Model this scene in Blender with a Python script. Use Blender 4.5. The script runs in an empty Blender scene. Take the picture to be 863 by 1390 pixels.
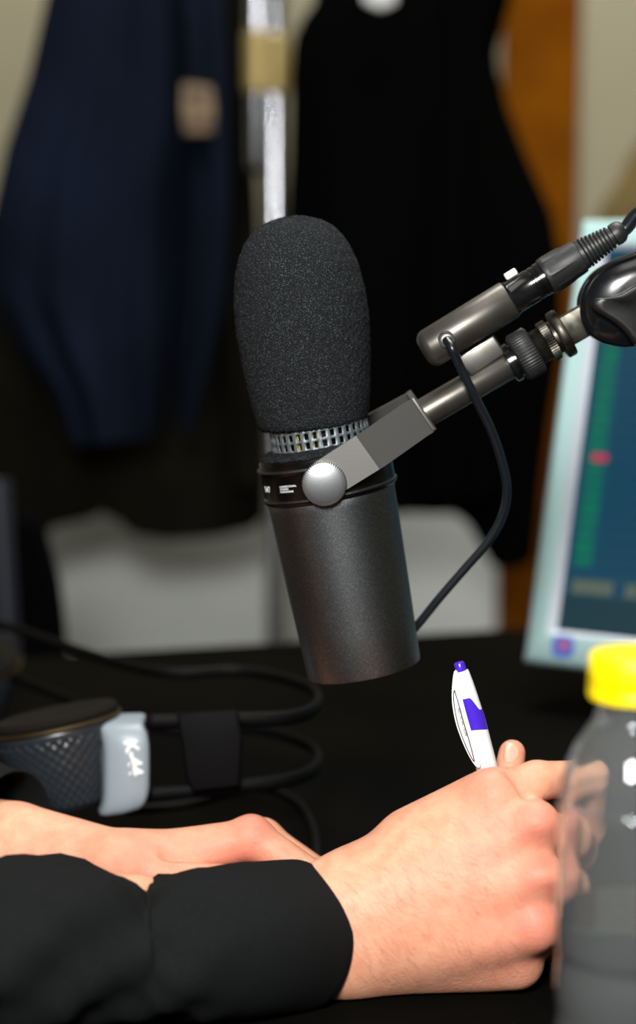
import bpy, bmesh, math, random
import numpy as np
from mathutils import Vector, Matrix

random.seed(7); np.random.seed(7)
PI = math.pi
scene = bpy.context.scene
COL = scene.collection

# ------------------------------------------------------------------ camera
IW, IH, F = 863.0, 1390.0, 2732.0
TABLE = 0.75
PITCH = math.radians(8.0)
CAM = Vector((0, 0, TABLE + 0.333))
RV = Vector((1, 0, 0)); FV = Vector((0, math.cos(PITCH), -math.sin(PITCH))); UV = Vector((0, math.sin(PITCH), math.cos(PITCH)))

cam_d = bpy.data.cameras.new('camera'); cam = bpy.data.objects.new('camera', cam_d); COL.objects.link(cam)
cam.location = CAM; cam.rotation_euler = (math.radians(90) - PITCH, 0, 0)
cam_d.sensor_width = 36; cam_d.lens = F / IH * 36
cam_d.clip_start = 0.02
cam_d.dof.use_dof = True; cam_d.dof.focus_distance = 0.918; cam_d.dof.aperture_fstop = 4.3
scene.camera = cam

def ray(px, py):
    return RV * ((px - IW / 2) / F) - UV * ((py - IH / 2) / F) + FV
def P(px, py, d): return CAM + ray(px, py) * d
def PY(px, py, y):
    r = ray(px, py); return CAM + r * (y / r.y)
def T(px, py, z=TABLE):
    r = ray(px, py); return CAM + r * ((z - CAM.z) / r.z)
def proj(w):
    v = w - CAM; d = v.dot(FV)
    return (IW / 2 + v.dot(RV) / d * F, IH / 2 - v.dot(UV) / d * F, d)

# ------------------------------------------------------------------ materials
def lin(c):
    r = []
    for v in c[:3]:
        v /= 255.0
        r.append(v / 12.92 if v <= .04045 else ((v + .055) / 1.055) ** 2.4)
    return (r[0], r[1], r[2], 1)

def mat(name, col, rough=.5, metal=0.0, spec=.5, bump=None, vary=None, coat=0, sss=0, emit=None, aniso=0):
    m = bpy.data.materials.new(name); m.use_nodes = True
    nt = m.node_tree; b = nt.nodes['Principled BSDF']
    b.inputs['Base Color'].default_value = lin(col)
    b.inputs['Roughness'].default_value = rough; b.inputs['Metallic'].default_value = metal
    b.inputs['Specular IOR Level'].default_value = spec
    b.inputs['Coat Weight'].default_value = coat
    b.inputs['Coat Roughness'].default_value = .08
    if emit:
        b.inputs['Emission Color'].default_value = lin(emit[0]); b.inputs['Emission Strength'].default_value = emit[1]
    tc = nt.nodes.new('ShaderNodeTexCoord')
    if vary:                                   # (scale, colour two, contrast low, contrast high)
        n = nt.nodes.new('ShaderNodeTexNoise'); n.inputs['Scale'].default_value = vary[0]; n.inputs['Detail'].default_value = 4
        r = nt.nodes.new('ShaderNodeMapRange'); r.inputs[1].default_value = vary[2]; r.inputs[2].default_value = vary[3]
        mx = nt.nodes.new('ShaderNodeMix'); mx.data_type = 'RGBA'
        mx.inputs[6].default_value = lin(col); mx.inputs[7].default_value = lin(vary[1])
        nt.links.new(tc.outputs['Object'], n.inputs['Vector']); nt.links.new(n.outputs['Fac'], r.inputs[0])
        nt.links.new(r.outputs[0], mx.inputs[0]); nt.links.new(mx.outputs[2], b.inputs['Base Color'])
    if bump:                                   # (scale, distance in metres, strength)
        n = nt.nodes.new('ShaderNodeTexNoise'); n.inputs['Scale'].default_value = bump[0]; n.inputs['Detail'].default_value = 3
        bp = nt.nodes.new('ShaderNodeBump'); bp.inputs['Distance'].default_value = bump[1]; bp.inputs['Strength'].default_value = bump[2]
        nt.links.new(tc.outputs['Object'], n.inputs['Vector']); nt.links.new(n.outputs['Fac'], bp.inputs['Height'])
        nt.links.new(bp.outputs[0], b.inputs['Normal'])
    return m

M = {}
M['foam'] = mat('foam', (25, 27, 29), 1, spec=.1, vary=(1900, (98, 104, 107), .55, .78), bump=(1100, .0006, .9))
M['mic_body'] = mat('mic_body', (94, 97, 98), .44, 1.0, bump=(1600, .00004, .35), vary=(1400, (122, 125, 127), .45, .7))
M['mic_black'] = mat('mic_black', (7, 7, 7), .30, spec=.3)
M['mic_grey'] = mat('mic_grey', (98, 95, 89), .38, .8, bump=(1300, .00004, .5), vary=(60, (84, 81, 75), .4, .65))
M['yoke'] = mat('yoke', (116, 115, 112), .42, .75, bump=(1500, .00004, .5))
M['steel'] = mat('steel', (138, 137, 133), .30, .95, vary=(120, (120, 112, 96), .45, .7))
M['bronze'] = mat('bronze', (88, 86, 78), .38, .9, vary=(160, (52, 50, 42), .42, .65))
M['knob'] = mat('knob', (158, 160, 162), .34, .9, bump=(700, .00003, .4))
M['grille'] = mat('grille', (118, 126, 130), .5, .6)
M['yellow_foam'] = mat('yellow_foam', (205, 175, 20), .8)
M['plastic_gloss'] = mat('plastic_gloss', (12, 12, 13), .17, spec=.6, vary=(160, (20, 20, 21), .45, .6))
M['rubber'] = mat('rubber', (30, 31, 32), .45, vary=(300, (50, 48, 44), .55, .75))
M['cable'] = mat('cable', (18, 24, 30), .28, spec=.6)
M['clamp'] = mat('clamp', (14, 16, 19), .22, spec=.6, vary=(250, (42, 42, 42), .6, .8))
M['white_print'] = mat('white_print', (235, 240, 238), .6, emit=((235, 240, 238), .15))
M['pen_white'] = mat('pen_white', (243, 245, 246), .25, spec=.5)
M['pen_purple'] = mat('pen_purple', (72, 38, 196), .22, spec=.5)
M['ink'] = mat('ink', (25, 25, 32), .6)
M['desk'] = mat('desk', (9, 9, 8), .9, spec=.015, vary=(7, (15, 13, 8), .4, .7))
M['black_metal'] = mat('black_metal', (20, 20, 22), .4, .4)
M['shirt'] = mat('shirt', (19, 21, 21), .9, spec=.12, bump=(2200, .0002, .5), vary=(900, (15, 17, 17), .4, .6))
M['trousers'] = mat('trousers', (25, 28, 40), .9, spec=.1)
M['hair'] = mat('hair', (104, 66, 42), .6)
M['navy'] = mat('navy_cloth', (13, 18, 29), .95, spec=.04, vary=(5, (17, 24, 39), .4, .65))
M['olive'] = mat('olive_cloth', (27, 25, 18), .95, spec=.05, vary=(6, (17, 16, 12), .4, .65))
M['black_cloth'] = mat('black_cloth', (3, 3, 3), 1, spec=.02)
M['tan'] = mat('tan_patch', (120, 100, 76), .9, vary=(60, (60, 52, 44), .45, .6))
M['chrome'] = mat('chrome', (205, 208, 214), .27, 1.0)
M['reflected_tan'] = mat('reflected_tan', (168, 148, 96), .45, .6)  # cloth colour mirrored in the metal, put into the collars' base colour
M['wall'] = mat('wall_paint', (156, 151, 126), .9, vary=(2, (150, 143, 118), .4, .6))
M['white_panel'] = mat('white_panel', (238, 243, 240), .6, vary=(3, (230, 236, 232), .4, .6))
M['wood'] = mat('wood', (116, 66, 3), .85, spec=.05, vary=(14, (102, 55, 2), .4, .65))
M['floor'] = mat('floor_vinyl', (110, 104, 96), .6, vary=(12, (96, 92, 86), .4, .6))
M['ceiling'] = mat('ceiling_paint', (225, 224, 218), .9)
M['bag'] = mat('bag_cloth', (112, 94, 52), .95, vary=(10, (84, 72, 42), .4, .65))
M['monitor'] = mat('monitor_plastic', (174, 208, 208), .5, spec=.3, bump=(900, .00005, .3))
M['monitor_rim'] = mat('monitor_rim', (206, 212, 222), .5)
M['hp_grey'] = mat('headphone_grey', (140, 152, 160), .38, spec=.5)
M['hp_black'] = mat('headphone_black', (5, 5, 6), .6, spec=.08)
M['hp_band'] = mat('headphone_band', (4, 4, 5), .6, spec=.12)
M['hp_cushion'] = mat('headphone_cushion', (22, 20, 16), .9, spec=.1)
M['gold'] = mat('gold_ring', (66, 54, 32), .45, .7)
M['cap'] = mat('cap_yellow', (255, 226, 0), .38, spec=.4)
M['sticker'] = mat('sticker_blue', (70, 96, 190), .5)
M['sticker_red'] = mat('sticker_red', (190, 90, 100), .5)
M['chair_cloth'] = mat('chair_cloth', (3, 3, 4), 1, spec=.03)
M['chair_frame'] = mat('chair_frame', (30, 33, 42), .4, spec=.4)

def skin_mat():
    m = bpy.data.materials.new('skin'); m.use_nodes = True
    nt = m.node_tree; b = nt.nodes['Principled BSDF']; L = nt.links.new
    tc = nt.nodes.new('ShaderNodeTexCoord')
    at = nt.nodes.new('ShaderNodeAttribute'); at.attribute_name = 'pink'
    n = nt.nodes.new('ShaderNodeTexNoise'); n.inputs['Scale'].default_value = 130; n.inputs['Detail'].default_value = 5
    r = nt.nodes.new('ShaderNodeMapRange'); r.inputs[1].default_value = .35; r.inputs[2].default_value = .7
    L(tc.outputs['Object'], n.inputs['Vector']); L(n.outputs['Fac'], r.inputs[0])
    a = nt.nodes.new('ShaderNodeMix'); a.data_type = 'RGBA'
    a.inputs[6].default_value = lin((230, 169, 137)); a.inputs[7].default_value = lin((221, 152, 121))
    L(r.outputs[0], a.inputs[0])
    p = nt.nodes.new('ShaderNodeMix'); p.data_type = 'RGBA'; p.inputs[7].default_value = lin((220, 126, 108))
    L(at.outputs['Fac'], p.inputs[0]); L(a.outputs[2], p.inputs[6]); L(p.outputs[2], b.inputs['Base Color'])
    b.inputs['Roughness'].default_value = .52; b.inputs['Specular IOR Level'].default_value = .35
    b.inputs['Subsurface Weight'].default_value = .25
    b.inputs['Subsurface Radius'].default_value = (1.0, .35, .2); b.inputs['Subsurface Scale'].default_value = .004
    n2 = nt.nodes.new('ShaderNodeTexNoise'); n2.inputs['Scale'].default_value = 520; n2.inputs['Detail'].default_value = 3
    v = nt.nodes.new('ShaderNodeTexVoronoi'); v.inputs['Scale'].default_value = 700
    ad = nt.nodes.new('ShaderNodeMath'); ad.operation = 'ADD'
    L(tc.outputs['Object'], n2.inputs['Vector']); L(tc.outputs['Object'], v.inputs['Vector'])
    L(n2.outputs['Fac'], ad.inputs[0]); L(v.outputs['Distance'], ad.inputs[1])
    bp = nt.nodes.new('ShaderNodeBump'); bp.inputs['Distance'].default_value = .0003; bp.inputs['Strength'].default_value = .4
    L(ad.outputs[0], bp.inputs['Height']); L(bp.outputs[0], b.inputs['Normal'])
    return m
M['skin'] = skin_mat()

def glass_mat(name, ior, tint, rough=0.0, tr=1.0):
    m = bpy.data.materials.new(name); m.use_nodes = True
    b = m.node_tree.nodes['Principled BSDF']
    b.inputs['Base Color'].default_value = lin(tint); b.inputs['Roughness'].default_value = rough
    b.inputs['IOR'].default_value = ior; b.inputs['Transmission Weight'].default_value = tr
    return m
M['pet'] = glass_mat('clear_plastic', 1.5, (240, 246, 246), .03, .93)
M['water'] = glass_mat('water', 1.33, (222, 232, 224), 0, .72)

# ------------------------------------------------------------------ mesh helpers
def link(name, bm, m, parent=None, smooth=True, angle=40):
    me = bpy.data.meshes.new(name); bm.normal_update(); bm.to_mesh(me); bm.free()
    return link_me(name, me, m, parent, smooth, angle)

def link_me(name, me, m, parent=None, smooth=True, angle=40):
    if smooth:
        me.polygons.foreach_set('use_smooth', [True] * len(me.polygons))
        if angle < 180:
            b2 = bmesh.new(); b2.from_mesh(me); lim = math.radians(angle)
            for e in b2.edges:
                if len(e.link_faces) == 2 and e.calc_face_angle(0) > lim: e.smooth = False
            b2.to_mesh(me); b2.free()
    o = bpy.data.objects.new(name, me); COL.objects.link(o)
    for x in (m if isinstance(m, (list, tuple)) else [m]): me.materials.append(x)
    if parent is not None: o.parent = parent
    return o

def tag(o, label, cat, group=None):
    o['label'] = label; o['category'] = cat
    if group: o['group'] = group
    return o
def thing(name, label, cat, loc, group=None):
    o = bpy.data.objects.new(name, None); COL.objects.link(o); o.empty_display_size = .05
    o.location = loc; tag(o, label, cat, group)
    return o
def adopt(root):
    """children were built in world space: keep them there under a root that has a location"""
    inv = Matrix.Translation(-root.location)
    for c in root.children: c.matrix_parent_inverse = inv
def struct(name, bm, m, **k):
    o = link(name, bm, m, **k); o['kind'] = 'structure'; return o

def frame(o, z, x=None):
    z = Vector(z).normalized(); x = Vector(x) if x is not None else (Vector((1, 0, 0)) if abs(z.x) < .9 else Vector((0, 0, 1)))
    x = (x - z * x.dot(z)).normalized(); y = z.cross(x)
    m = Matrix.Identity(4)
    for i, a in enumerate((x, y, z)):
        m[0][i], m[1][i], m[2][i] = a
    m.translation = o
    return m

def grid_faces(bm, rows, closed=True):
    for a, b in zip(rows[:-1], rows[1:]):
        n = len(a); rng = n if closed else n - 1
        for i in range(rng):
            j = (i + 1) % n
            try: bm.faces.new((a[i], a[j], b[j], b[i]))
            except ValueError: pass

def lathe(bm, prof, mx, segs=48, s=1.0, rfun=None, cap0=True, cap1=True):
    """prof: list of (t, r) along local z of mx, scaled by s"""
    rows = []
    for t, r in prof:
        row = []
        for i in range(segs):
            a = 2 * PI * i / segs
            rr = r * (rfun(a, t) if rfun else 1)
            row.append(bm.verts.new(mx @ Vector((rr * s * math.cos(a), rr * s * math.sin(a), t * s))))
        rows.append(row)
    grid_faces(bm, rows)
    if cap0: bm.faces.new(list(reversed(rows[0])))
    if cap1: bm.faces.new(rows[-1])
    return rows

def spline(pts, n=8):
    pts = [Vector(p) for p in pts]; out = []
    q = [pts[0] * 2 - pts[1]] + pts + [pts[-1] * 2 - pts[-2]]
    for i in range(1, len(q) - 2):
        a, b, c, d = q[i - 1:i + 3]
        for k in range(n):
            t = k / n
            out.append(.5 * ((2 * b) + (c - a) * t + (2 * a - 5 * b + 4 * c - d) * t * t + (3 * b - a - 3 * c + d) * t ** 3))
    out.append(pts[-1]); return out

def sweep(bm, path, rad, segs=14, up=Vector((0, 0, 1)), disp=None, cap=True):
    """rad(k)->(side radius, up radius), k in 0..1"""
    rows = []; n = len(path)
    for i, p in enumerate(path):
        t = (path[min(i + 1, n - 1)] - path[max(i - 1, 0)]).normalized()
        sd = t.cross(up)
        if sd.length < 1e-4: sd = t.cross(Vector((0, 1, 0)))
        sd.normalize(); u2 = sd.cross(t)
        k = i / (n - 1); ra, rb = rad(k); row = []
        for j in range(segs):
            a = 2 * PI * j / segs
            dd = disp(k, a) if disp else 1
            row.append(bm.verts.new(p + sd * (ra * dd * math.cos(a)) + u2 * (rb * dd * math.sin(a))))
        rows.append(row)
    grid_faces(bm, rows)
    if cap: bm.faces.new(list(reversed(rows[0]))); bm.faces.new(rows[-1])
    return rows
def tube(bm, pts, r, segs=12, n=8, up=Vector((0, 0, 1))):
    p = spline(pts, n) if len(pts) > 2 else [Vector(a) for a in pts]
    return sweep(bm, p, lambda k: (r, r), segs, up)

def box(bm, c, size, mx=None, bevel=0.0, segs=2):
    b = bmesh.new(); bmesh.ops.create_cube(b, size=1)
    for v in b.verts: v.co = Vector((v.co.x * size[0], v.co.y * size[1], v.co.z * size[2]))
    if bevel: bmesh.ops.bevel(b, geom=list(b.edges), offset=bevel, segments=segs, profile=.5, affect='EDGES')
    mm = (mx or Matrix.Identity(4)) @ Matrix.Translation(c)
    mp = {}
    for v in b.verts: mp[v] = bm.verts.new(mm @ v.co)
    for f in b.faces: bm.faces.new([mp[v] for v in f.verts])
    b.free()

def prism(bm, front, back, bevel=0.0, segs=3):
    """front, back: matching rings of world points"""
    b = bmesh.new()
    fr = [b.verts.new(p) for p in front]; bk = [b.verts.new(p) for p in back]
    b.faces.new(fr); b.faces.new(list(reversed(bk))); grid_faces(b, [bk, fr])
    bmesh.ops.recalc_face_normals(b, faces=list(b.faces))
    if bevel:
        es = [e for e in b.edges if all(v in fr for v in e.verts) or all(v in bk for v in e.verts)]
        bmesh.ops.bevel(b, geom=es, offset=bevel, segments=segs, profile=.5, affect='EDGES')
    mp = {}
    for v in b.verts: mp[v] = bm.verts.new(v.co)
    for f in b.faces: bm.faces.new([mp[v] for v in f.verts])
    b.free()

def ring2d(pts, n=6):
    """closed smooth ring through 2d points"""
    k = len(pts); out = []
    for i in range(k):
        a, b, c, d = (Vector(pts[(i + j - 1) % k]) for j in range(4))
        for q in range(n):
            t = q / n
            out.append(.5 * ((2 * b) + (c - a) * t + (2 * a - 5 * b + 4 * c - d) * t * t + (3 * b - a - 3 * c + d) * t ** 3))
    return out

def text_mesh(body, size, fn, depth=0.0, align='LEFT', bold=0.0, spacing=1.0):
    """flat text turned into a mesh; fn maps (x, y, z) of the text plane to the world"""
    cu = bpy.data.curves.new('lettering', 'FONT'); cu.body = body; cu.size = size; cu.align_x = align
    cu.extrude = depth; cu.offset = bold; cu.resolution_u = 3; cu.space_line = spacing
    o = bpy.data.objects.new('lettering', cu); COL.objects.link(o)
    bpy.context.view_layer.update()
    me = bpy.data.meshes.new_from_object(o.evaluated_get(bpy.context.evaluated_depsgraph_get()))
    bpy.data.objects.remove(o)
    for v in me.vertices: v.co = fn(*v.co)
    return me

# ------------------------------------------------------------------ signed distance sculpting
try:
    import openvdb
except ImportError:
    import pyopenvdb as openvdb

class Sculpt:
    def __init__(s, lo, hi, h):
        s.lo = np.array(lo, dtype=np.float32); s.h = h
        n = np.ceil((np.array(hi) - np.array(lo)) / h).astype(int) + 1
        ax = [s.lo[i] + h * np.arange(n[i], dtype=np.float32) for i in range(3)]
        s.X, s.Y, s.Z = np.meshgrid(*ax, indexing='ij')
        s.D = np.full(s.X.shape, 1.0, dtype=np.float32)
    def merge(s, d, k):
        if k <= 0: s.D = np.minimum(s.D, d); return
        hh = np.clip(.5 + .5 * (s.D - d) / k, 0, 1)
        s.D = s.D * (1 - hh) + d * hh - k * hh * (1 - hh)
    def cone(s, a, b, ra, rb, k=.004):
        ba = b - a; L2 = ba.dot(ba)
        px, py, pz = s.X - a.x, s.Y - a.y, s.Z - a.z
        t = np.clip((px * ba.x + py * ba.y + pz * ba.z) / L2, 0, 1)
        d = np.sqrt((px - t * ba.x) ** 2 + (py - t * ba.y) ** 2 + (pz - t * ba.z) ** 2) - (ra + (rb - ra) * t)
        s.merge(d.astype(np.float32), k)
    def chain(s, pts, rs, k=.004, kj=.002):
        d = None
        for a, b, ra, rb in zip(pts[:-1], pts[1:], rs[:-1], rs[1:]):
            keep = s.D; s.D = np.full_like(keep, 1.0); s.cone(a, b, ra, rb, 0); e = s.D; s.D = keep
            if d is None: d = e
            else:
                hh = np.clip(.5 + .5 * (d - e) / kj, 0, 1); d = d * (1 - hh) + e * hh - kj * hh * (1 - hh)
        s.merge(d, k)
    def ball(s, c, r, k=.004, sq=(1, 1, 1), sub=False):
        q = np.sqrt(((s.X - c.x) / sq[0]) ** 2 + ((s.Y - c.y) / sq[1]) ** 2 + ((s.Z - c.z) / sq[2]) ** 2) - r
        q = (q * min(sq)).astype(np.float32)
        if sub:
            d = -q; hh = np.clip(.5 - .5 * (s.D - d) / k, 0, 1)
            s.D = s.D * (1 - hh) + d * hh + k * hh * (1 - hh)
        else: s.merge(q, k)
    def groove(s, a, b, r, k=.002):
        keep = s.D; s.D = np.full_like(keep, 1.0); s.cone(a, b, r, r, 0); d = -s.D; s.D = keep
        hh = np.clip(.5 - .5 * (s.D - d) / k, 0, 1)
        s.D = s.D * (1 - hh) + d * hh + k * hh * (1 - hh)
    def floor_at(s, z): s.D = np.maximum(s.D, (z - s.Z).astype(np.float32))
    def polys(s):
        D = s.D.copy()                                # keep the surface closed at the block's border
        for sl in ((0,), (-1,)):
            D[sl[0]] = np.maximum(D[sl[0]], s.h); D[:, sl[0]] = np.maximum(D[:, sl[0]], s.h); D[:, :, sl[0]] = np.maximum(D[:, :, sl[0]], s.h)
        g = openvdb.FloatGrid(1.0); g.copyFromArray(D)
        pts, tri, quad = g.convertToPolygons(isovalue=0.0, adaptivity=0.0)
        pts = np.asarray(pts) * s.h + s.lo
        return pts, [tuple(int(i) for i in t) for t in tri], [tuple(int(i) for i in q) for q in quad]

def sculpt_mesh(name, blocks, smooth=2):
    V = []; Fc = []
    for b in blocks:
        p, t, q = b.polys(); off = len(V)
        V += [tuple(x) for x in p]; Fc += [tuple(i + off for i in reversed(f)) for f in t] + [tuple(i + off for i in reversed(f)) for f in q]
    me = bpy.data.meshes.new(name); me.from_pydata(V, [], Fc); me.update()
    bm = bmesh.new(); bm.from_mesh(me)
    bmesh.ops.recalc_face_normals(bm, faces=list(bm.faces))
    for _ in range(smooth): bmesh.ops.smooth_vert(bm, verts=list(bm.verts), factor=.5, use_axis_x=True, use_axis_y=True, use_axis_z=True)
    bm.to_mesh(me); bm.free()
    return me

# ================================================================== ROOM
YB = 2.95
def wallbox(name, c, size, m): bm = bmesh.new(); box(bm, c, size); return struct(name, bm, m, smooth=False)
wallbox('floor', (0, 1.0, -.05), (5.2, 5.2, .1), M['floor'])
wallbox('ceiling', (0, 1.0, 2.75), (5.2, 5.2, .1), M['ceiling'])
wallbox('wall_back', (0, YB + .05, 1.35), (5.2, .1, 2.7), M['wall'])
wallbox('wall_left', (-2.55, 1.0, 1.35), (.1, 5.2, 2.7), M['wall'])
wallbox('wall_right', (2.55, 1.0, 1.35), (.1, 5.2, 2.7), M['wall'])
# white dado panel below, wooden post to its right
yp = YB - .02
xr = PY(686, 740, yp).x
bm = bmesh.new(); box(bm, ((-2.5 + xr) / 2, yp + .01, .46), (xr + 2.5, .02, .92), bevel=.004); struct('trim_1', bm, M['white_panel'])
xa, xb = PY(682, 200, yp).x, PY(783, 200, yp).x
bm = bmesh.new(); box(bm, ((xa + xb) / 2, yp, 1.35), (xb - xa, .04, 2.7), bevel=.006); struct('trim_2', bm, M['wood'])
bm = bmesh.new(); box(bm, ((xb + 2.5) / 2, yp + .012, .05), (2.5 - xb, .016, .1), bevel=.004); struct('baseboard_back', bm, M['wood'])

# ================================================================== DESK
e0, e1 = T(0, 893), T(700, 852)
ed = (e1 - e0).normalized(); en = Vector((ed.y, -ed.x, 0))            # en points to the camera
corner_l = e0 - ed * .62; corner_r = e0 + ed * 1.25
desk = thing('desk', 'wide black desk carrying the microphone, headphones, monitor and bottle', 'desk', (0, 1.0, 0))
ring = [corner_l, corner_r, corner_r + en * 1.30, corner_l + en * 1.30]
bm = bmesh.new(); prism(bm, [p.copy() for p in ring], [p - Vector((0, 0, .03)) for p in ring], bevel=.004)
link('desk_top', bm, M['desk'], desk)
dc = sum(ring, Vector()) / 4
for p in ring:
    q = p + (dc - p).normalized() * .12; q.z = 0
    bm = bmesh.new(); lathe(bm, [(0, .02), (.01, .026), (.02, .024), (TABLE - .03, .024)], Matrix.Translation(q), 24)
    link('leg', bm, M['black_metal'], desk)
adopt(desk)

# ================================================================== MICROPHONE
YM = P(494, 907, .985).y
def Q(px, py, n=0.0): return PY(px, py, YM - n)                       # n metres towards the camera
O = Q(494, 907); A2 = Q(431.5, 575)
S = (A2 - O).length / math.hypot(62.5, 332)                           # metres per photo pixel here
NV = Vector((0, -1, 0))
AX = (A2 - O).normalized()
XX = NV.cross(AX); XX = -XX if XX.x < 0 else XX
MF = Matrix.Identity(4)
for i, a in enumerate((XX, -NV, AX)): MF[0][i], MF[1][i], MF[2][i] = a
MF.translation = O                                                    # x right, y away, z up the microphone

mic = thing('studio_microphone', 'dark grey studio microphone with black foam windscreen hanging from the black arm', 'microphone', O)
bm = bmesh.new()
lathe(bm, [(2, 60), (2, 74), (0, 75.5), (0.5, 76.6), (2, 77), (60, 79.4), (120, 81.6), (180, 83.6), (232, 85), (240, 85.5), (243, 84.5)], MF, 96, S, cap0=True, cap1=True)
link('body', bm, M['mic_body'], mic)
bm = bmesh.new()
lathe(bm, [(241, 80), (243, 87), (246, 89.5), (248, 90.2), (250, 90), (251, 88.6), (254, 88.2), (283, 88.2), (284, 88.6), (287, 89.6),
           (288.5, 91), (290, 91.2), (291.5, 90.4), (292.5, 88), (300, 87), (304, 84), (305, 60)], MF, 96, S)
collar = link('collar_band', bm, M['mic_black'], mic, angle=60)
for t0, t1, rr in ((248.2, 251.4, 90.6), (288.2, 291.8, 91.4)):
    bm = bmesh.new(); lathe(bm, [(t0, rr - 2), (t0 + .4, rr), (t1 - .4, rr), (t1, rr - 2)], MF, 96, S); link('trim_ring', bm, M['mic_body'], collar)

def band_fn(ang0, t0, r):
    def fn(x, y, z):
        a = ang0 + x / (r * S)
        return MF @ Vector((r * S * math.sin(a), -r * S * math.cos(a), t0 * S + y))
    return fn
def band_angle(px, py):                                               # angle around the band whose front shows at this pixel
    w = Q(px, py, 60 * S) - O
    return math.asin(max(-.98, min(.98, w.dot(XX) / (88.5 * S))))
me = text_mesh('SM7', .0040, band_fn(band_angle(357.5, 663), 264, 88.6), bold=.00008)
link_me('model_lettering', me, M['white_print'], collar, smooth=False)
me = text_mesh('UNIDIRECTIONAL\nDYNAMIC\nMICROPHONE', .00125, band_fn(band_angle(379, 660), 270, 88.6), bold=.00002, spacing=1.0)
link_me('small_print', me, M['white_print'], collar, smooth=False)

# foam cone under the grille
bm = bmesh.new()
rows = lathe(bm, [(301, 84), (303, 86), (305.5, 84.5), (308, 79), (310, 73), (311, 69), (311.5, 65)], MF, 128, S)
for r in rows[1:-1]:
    for v in r: v.co += Vector((random.gauss(0, 1), random.gauss(0, 1), random.gauss(0, 1))) * .00035
link('foam_collar', bm, M['foam'], mic, angle=180)
# perforated grille: a ring of square holes
bm = bmesh.new(); NC = 36; vmap = {}
def gv(i, t):
    key = (i % (NC * 4), round(t, 3))
    if key not in vmap:
        a = 2 * PI * key[0] / (NC * 4)
        vmap[key] = bm.verts.new(MF @ Vector((66 * S * math.cos(a), 66 * S * math.sin(a), t * S)))
    return vmap[key]
tl = [298.0]
for k in range(6): t = 299.5 + k * 12.0; tl += [t + 2.0, t + 10.2]
tl.append(376)
for ri in range(len(tl) - 1):
    hole = ri % 2 == 1
    for c in range(NC):
        for q in range(4):
            if hole and q in (1, 2): continue
            i = c * 4 + q
            bm.faces.new((gv(i, tl[ri]), gv(i + 1, tl[ri]), gv(i + 1, tl[ri + 1]), gv(i, tl[ri + 1])))
g = link('grille', bm, M['grille'], mic, angle=60)
so = g.modifiers.new('thick', 'SOLIDIFY'); so.thickness = 2.2 * S; so.offset = -1
bm = bmesh.new(); lathe(bm, [(300, 54), (392, 54)], MF, 48, S); link('inner_core', bm, M['mic_black'], mic)
for a in (-2.12, -1.76, -1.58):
    bm = bmesh.new()
    c = MF @ Vector((59 * S * math.cos(a), 59 * S * math.sin(a), 300 * S))
    lathe(bm, [(0, 2.4), (2, 3.2), (36, 3.2), (38, 2.4)], frame(c, AX), 12, S); link('inner_spring', bm, M['yellow_foam'], mic)

# windscreen
fb = Q(425.5, 578); ft = Q(394, 291)
FM = frame(fb, ft - fb, XX); FS = (ft - fb).length / 288.5
ctrl = [(1, 60), (0, 66), (1, 71), (5, 75), (14, 77.5), (41, 82), (89, 87.6), (138, 91), (178, 89.6), (215, 83.5), (238, 75.4), (253, 67.5), (266, 57), (274, 46), (280, 33), (284, 18), (285.5, 6)]
prof = []
for a, b in zip(ctrl[:-1], ctrl[1:]):
    n = max(1, int(math.hypot(b[0] - a[0], b[1] - a[1]) / 2.4))
    prof += [(a[0] + (b[0] - a[0]) * k / n, a[1] + (b[1] - a[1]) * k / n) for k in range(n)]
prof.append(ctrl[-1])
ts = [p[0] for p in prof]; rs = [p[1] for p in prof]
for _ in range(4): rs = [rs[0]] + [(rs[i - 1] + 2 * rs[i] + rs[i + 1]) / 4 for i in range(1, len(rs) - 1)] + [rs[-1]]
bm = bmesh.new()
rows = lathe(bm, list(zip(ts, rs)), FM, 230, FS)
cen = FM @ Vector((0, 0, 150 * FS))
for r in rows:
    for v in r: v.co += (v.co - cen).normalized() * random.gauss(0, .00022) + Vector((random.gauss(0, 1), random.gauss(0, 1), random.gauss(0, 1))) * .00006
link('windscreen', bm, M['foam'], mic, angle=180)

# yoke: front plate bending inward, base, far plate
def quad_strip(bm, stations, thick, bevel=.0006):
    """stations: list of (upper pixel, lower pixel, n); a bent flat bar with its thickness away from the camera side"""
    front = [(Q(*u, n), Q(*l, n)) for u, l, n in stations]
    rows = []
    for i, (u, l) in enumerate(front):
        a = front[min(i + 1, len(front) - 1)]; b = front[max(i - 1, 0)]
        t = ((a[0] + a[1]) - (b[0] + b[1])).normalized(); w = (u - l).normalized()
        nn = t.cross(w).normalized()
        if nn.y < 0: nn = -nn
        rows.append([bm.verts.new(u), bm.verts.new(l), bm.verts.new(l + nn * thick), bm.verts.new(u + nn * thick)])
    grid_faces(bm, rows); bm.faces.new(rows[0][::-1]); bm.faces.new(rows[-1])
    bmesh.ops.recalc_face_normals(bm, faces=list(bm.faces))
n0 = 97 * S
bm = bmesh.new()
st = [((421, 633), (452, 681), n0), ((428, 627.5), (460, 671), n0), ((483, 591.5), (515, 637), n0), ((489, 588), (521, 633.5), n0 - .0016),
      ((551, 546), (581, 591), n0 - .0150), ((559, 541), (589, 586), n0 - .0168)]
quad_strip(bm, st, .0030)
for v in list(bm.verts): pass
src = [(v.co.copy(), v) for v in bm.verts]; near_faces = [[v for v in f.verts] for f in bm.faces]
mp = {v: bm.verts.new(Vector((c.x, 2 * YM - c.y, c.z))) for c, v in src}
for f in near_faces: bm.faces.new([mp[v] for v in reversed(f)])
nb = n0 - .0160
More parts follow.
